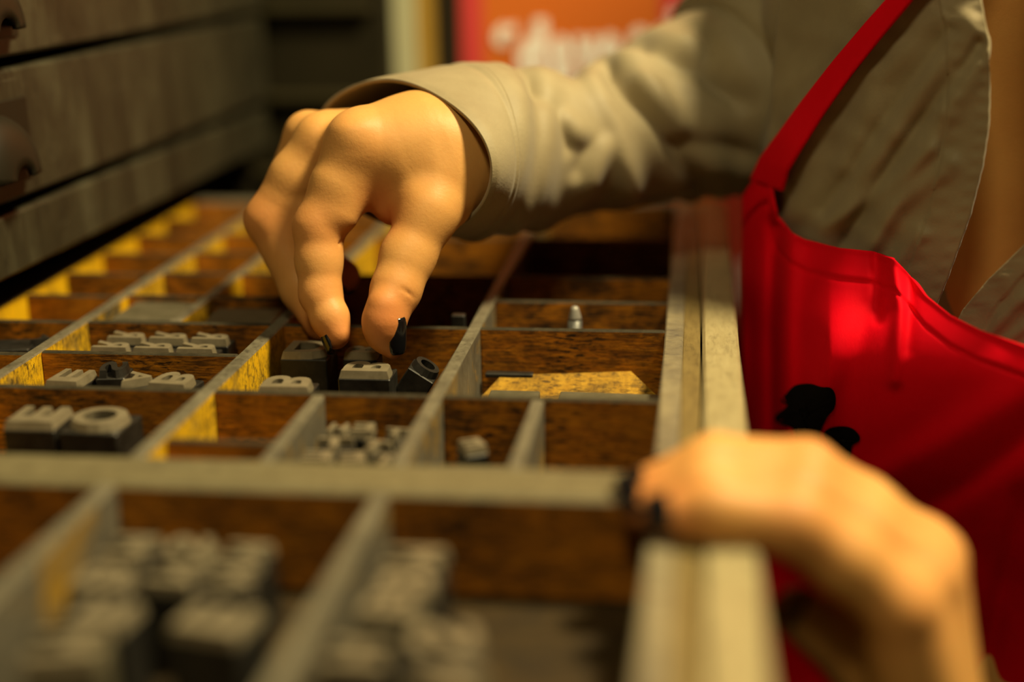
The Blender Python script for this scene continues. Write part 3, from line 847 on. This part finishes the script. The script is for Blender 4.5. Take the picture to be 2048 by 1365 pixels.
off += fold(U, Vv, [(1690, 520), (1650, 700), (1600, 900)], 40, 2.5) - fold(U, Vv, [(1745, 620), (1690, 800), (1660, 960)], 26, 2.5)
off += fold(U, Vv, [(2090, 760), (1900, 880), (1720, 980)], 40, 3.5) - fold(U, Vv, [(2090, 850), (1940, 960), (1780, 1050)], 30, 3.0)
off -= fold(U, Vv, [(2048, 1000), (2000, 1200), (1960, 1400)], 22, 4.5)
off += .9 * wob(U, Vv, .018)
sm = lambda a, b, x: (lambda t: t * t * (3 - 2 * t))(np.clip((x - a) / (b - a), 0, 1))
off += np.clip((U - 1500) / 160, 0, 1) * (24 * sm(430, 760, Vv) - 74 * sm(700, 1500, Vv))
AP_OFF = (U, Vv, off)
AP = torso_hit(U, Vv, off); low = AP[-1]
rows = [AP]
for k in range(1, 26):
    q = low.copy(); q[:, 2] -= 14. * k
    q += ndir * (10 * math.sin(min(1, k / 12) * 1.57)) + np.outer(np.sin(np.arange(len(us)) * .12) * min(1, k / 10) * 3, ndir)
    rows.append(q[None])
AP = np.concatenate(rows)
apron = solid(obj('apron', AP.reshape(-1, 3), [f[::-1] for f in grid_faces(len(us), len(AP))], M['apron'], person, True), 1.2)
apron['label'] = 'bright red twill apron bib'
# neck strap
cl = [(1530, 372, 9.5, 34), (1545, 330, 11, 30), (1575, 285, 12, 27), (1620, 220, 11, 25), (1680, 140, 10, 23), (1745, 60, 10, 21), (1800, -5, 10, 19), (1860, -80, 10, 18), (1905, -150, 10, 18), (1950, -230, 9, 18), (1990, -330, 8, 18)]
cu_ = np.array(cl, float); tq = np.linspace(0, len(cl) - 1, 60)
ci = [np.interp(tq, range(len(cl)), cu_[:, j]) for j in range(4)]
Us, Vs, Os = [], [], []
for i in range(60):
    j = min(i + 1, 59); h_ = max(i - 1, 0)
    d = nrm([ci[0][j] - ci[0][h_], ci[1][j] - ci[1][h_]]); nn = np.array([-d[1], d[0]])
    for s_ in np.linspace(-1, 1, 9):
        Us.append(ci[0][i] + nn[0] * s_ * ci[3][i]); Vs.append(ci[1][i] + nn[1] * s_ * ci[3][i]); Os.append(ci[2][i] + .5 * (s_ > .6) + .8 * math.sin(i * .21) * s_)
P = np.array([torso_hit(np.array(a), np.array(b), c) for a, b, c in zip(Us, Vs, Os)])
o = solid(obj('neck_strap', P, grid_faces(9, 60), M['apron'], apron, True), 1.5); o['label'] = 'narrow red apron strap'
# black print on the bib
def patch(name, pts, offx):
    pts = np.array(pts, float); c = pts.mean(0); n = len(pts); rings = 7
    V = []
    for k in range(1, rings + 1):
        q = c + (pts - c) * k / rings
        for u, v in q:
            i = np.argmin((AP_OFF[0] - u) ** 2 + (AP_OFF[1] - v) ** 2)
            V.append(torso_hit(np.array(u), np.array(v), AP_OFF[2].flat[i] + offx))
    i = np.argmin((AP_OFF[0] - c[0]) ** 2 + (AP_OFF[1] - c[1]) ** 2)
    V.append(torso_hit(np.array(c[0]), np.array(c[1]), AP_OFF[2].flat[i] + offx))
    Fc = [f for f in grid_faces(n, rings, True)] + [[len(V) - 1, i, (i + 1) % n] for i in range(n)]
    o = obj(name, V, Fc, M['print'], apron, True); o['label'] = 'black printed emblem'
    return o
def smooth_poly(p, it=2):
    p = np.array(p, float)
    for _ in range(it):
        q = np.roll(p, -1, 0); p = np.stack([.75 * p + .25 * q, .25 * p + .75 * q], 1).reshape(-1, 2)
    return p
def cp(l): return smooth_poly([(1440 + x / 2.844, 620 + y / 2.844) for x, y in l])
patch('printed_emblem', cp([(345, 505), (400, 450), (430, 424), (520, 418), (570, 442), (635, 440), (662, 490), (655, 565), (612, 605), (585, 660), (560, 720), (600, 900), (520, 960), (420, 800), (430, 672), (345, 655), (302, 625), (320, 590), (372, 560), (388, 535), (350, 530)]), .7)
patch('printed_emblem', cp([(585, 700), (620, 672), (690, 660), (755, 672), (800, 722), (790, 752), (745, 770), (748, 830), (700, 900), (640, 820), (600, 740)]), .7)

# right sleeve: rings from the cuff to the shoulder
rings = [  # centre pixel, Y, half width along the ring's horizontal axis, half height, horizontal axis angle (deg from +X)
    (796, 312, 505, 50, 26, -40), (815, 309, 508, 50, 27, -42), (865, 304, 516, 47, 28.6, -48), (905, 302, 522, 44, 30.5, -53), (942, 301, 528, 41, 31.5, -57), (1000, 302, 537, 36, 32, -64), (1060, 300, 550, 34, 30, -68),
    (1120, 298, 562, 32, 27.5, -70), (1180, 285, 575, 33, 27, -68), (1240, 268, 588, 36, 29.5, -64), (1310, 243, 602, 40, 33, -60), (1390, 222, 610, 44, 38, -58), (1470, 200, 613, 48, 44, -58), (1540, 170, 615, 52, 49, -60), (1620, 130, 618, 56, 52, -60)]
SFOLDS = [([(1280, 168), (1324, 213), (1358, 260)], 15, 5), ([(1240, 130), (1300, 110), (1380, 90)], 18, 4), ([(1208, 291), (1181, 370)], 12, 4), ([(1133, 237), (1164, 278)], 13, 3.5),
          ([(1222, 144), (1290, 226), (1358, 305), (1413, 394)], 14, -6), ([(1290, 100), (1393, 134), (1495, 199)], 15, -6), ([(1170, 288), (1153, 346)], 14, -3.5), ([(1358, 284), (1440, 290), (1512, 312)], 13, -4),
          ([(1060, 160), (1110, 215), (1135, 300)], 10, -3), ([(1180, 170), (1235, 260), (1262, 370)], 16, 4), ([(1405, 60), (1440, 170), (1480, 210)], 15, -4), ([(1420, 330), (1490, 350)], 20, 3)]
ra = np.array(rings, float); ns, nth = 170, 120
ts = np.linspace(0, 1, ns) ** 1.05 * (len(rings) - 1)
pr = [np.interp(ts, range(len(rings)), ra[:, j]) for j in range(6)]
# smooth the interpolated centres a little
for j in range(6):
    for _ in range(6):
        a = pr[j].copy(); a[1:-1] = (pr[j][:-2] + 2 * pr[j][1:-1] + pr[j][2:]) / 4; pr[j] = a
cen = at(pr[0], pr[1], pr[2])
axis = np.gradient(cen, axis=0)
th = np.linspace(0, 2 * math.pi, nth, endpoint=False)
V = np.zeros((ns, nth, 3))
arc = np.concatenate([[0], np.cumsum(np.linalg.norm(np.diff(cen, axis=0), axis=1))])
for i in range(ns):
    an = math.radians(pr[5][i]); h1 = np.array([math.cos(an), math.sin(an), 0])
    up = np.cross(h1, nrm(axis[i])); up = nrm(up); up = up * (1 if up[2] > 0 else -1)
    s_ = arc[i]; amp = np.clip((s_ - 26) / 30, 0, 1)
    d = amp * (2.0 * np.sin(th * 2 + s_ * .16 + .9 * np.sin(s_ * .05)) + 1.7 * np.sin(th * 3 - s_ * .21 + 1.4 * np.sin(th + s_ * .04)) + 1.2 * np.sin(th * 1 + s_ * .33 + 1.2 * np.cos(2 * th)))
    d += .35 * np.sin(th * 5 + s_ * .1)
    bulge = 1.3 * np.exp(-((s_ - 34) / 5) ** 2) - .8 * np.exp(-((s_ - 27) / 2) ** 2)
    d = d + bulge
    base = cen[i] + np.outer(np.cos(th) * pr[3][i], h1) + np.outer(np.sin(th) * pr[4][i], up)
    cc = (base - CAMP) @ CM.T; pu = cc[:, 0] / cc[:, 2] * F + CX; pv = cc[:, 1] / cc[:, 2] * F + CY
    d = d * np.where(amp < 1, 1, .55)
    for pts, w_, a_ in SFOLDS: d = d + fold(pu, pv, pts, w_, a_) * amp
    V[i] = cen[i] + np.outer(np.cos(th) * (pr[3][i] + d), h1) + np.outer(np.sin(th) * (pr[4][i] + d), up)
for _ in range(3):
    W = V.copy(); W[1:-1] = (V[:-2] + 2 * V[1:-1] + V[2:]) / 4
    V = np.where(np.arange(ns)[:, None, None] > 40, (np.roll(W, 1, 1) + 2 * W + np.roll(W, -1, 1)) / 4, V)
cut = int(np.argmax(arc > 30))
sl = solid(obj('sleeve', V[cut:].reshape(-1, 3), grid_faces(nth, ns - cut, True), M['shirt'], shirt, True), 1.1); sl['label'] = 'wrinkled right sleeve'
cf = solid(obj('cuff', V[:cut + 1].reshape(-1, 3), grid_faces(nth, cut + 1, True), M['shirt'], shirt, True), 1.4); cf['label'] = 'loose shirt cuff at the picking hand'
# left sleeve pushed up the upper arm
V = []
for i, t in enumerate(np.linspace(0, .8, 24)):
    c = ls + (lel - ls) * t; d = nrm(lel - ls); h1 = nrm(np.cross(d, (0, 0, 1))); h2 = np.cross(d, h1)
    for k in range(40):
        a = 2 * math.pi * k / 40; r = 50 - 8 * t + 1.5 * math.sin(3 * a + i * .9)
        V.append(c + h1 * r * math.cos(a) + h2 * r * math.sin(a))
o = solid(obj('sleeve', V, grid_faces(40, 24, True), M['shirt'], shirt, True), 1.2); o['label'] = 'left sleeve'
# trousers
TR = SDF((-60, 380, -945), (400, 800, -300), 10.)
for sg in (-1, 1):
    hp = c3(-380) + tdir * 70 * sg
    TR.cone(hp + (0, 0, 40), hp + np.array([10, 10, -280]), 88, 60, 20); TR.cone(hp + np.array([10, 10, -280]), hp + np.array([20, 20, -510]), 60, 48, 10)
V, Q = TR.mesh(2); o = obj('trousers', V, Q, M['trousers'], person, True)
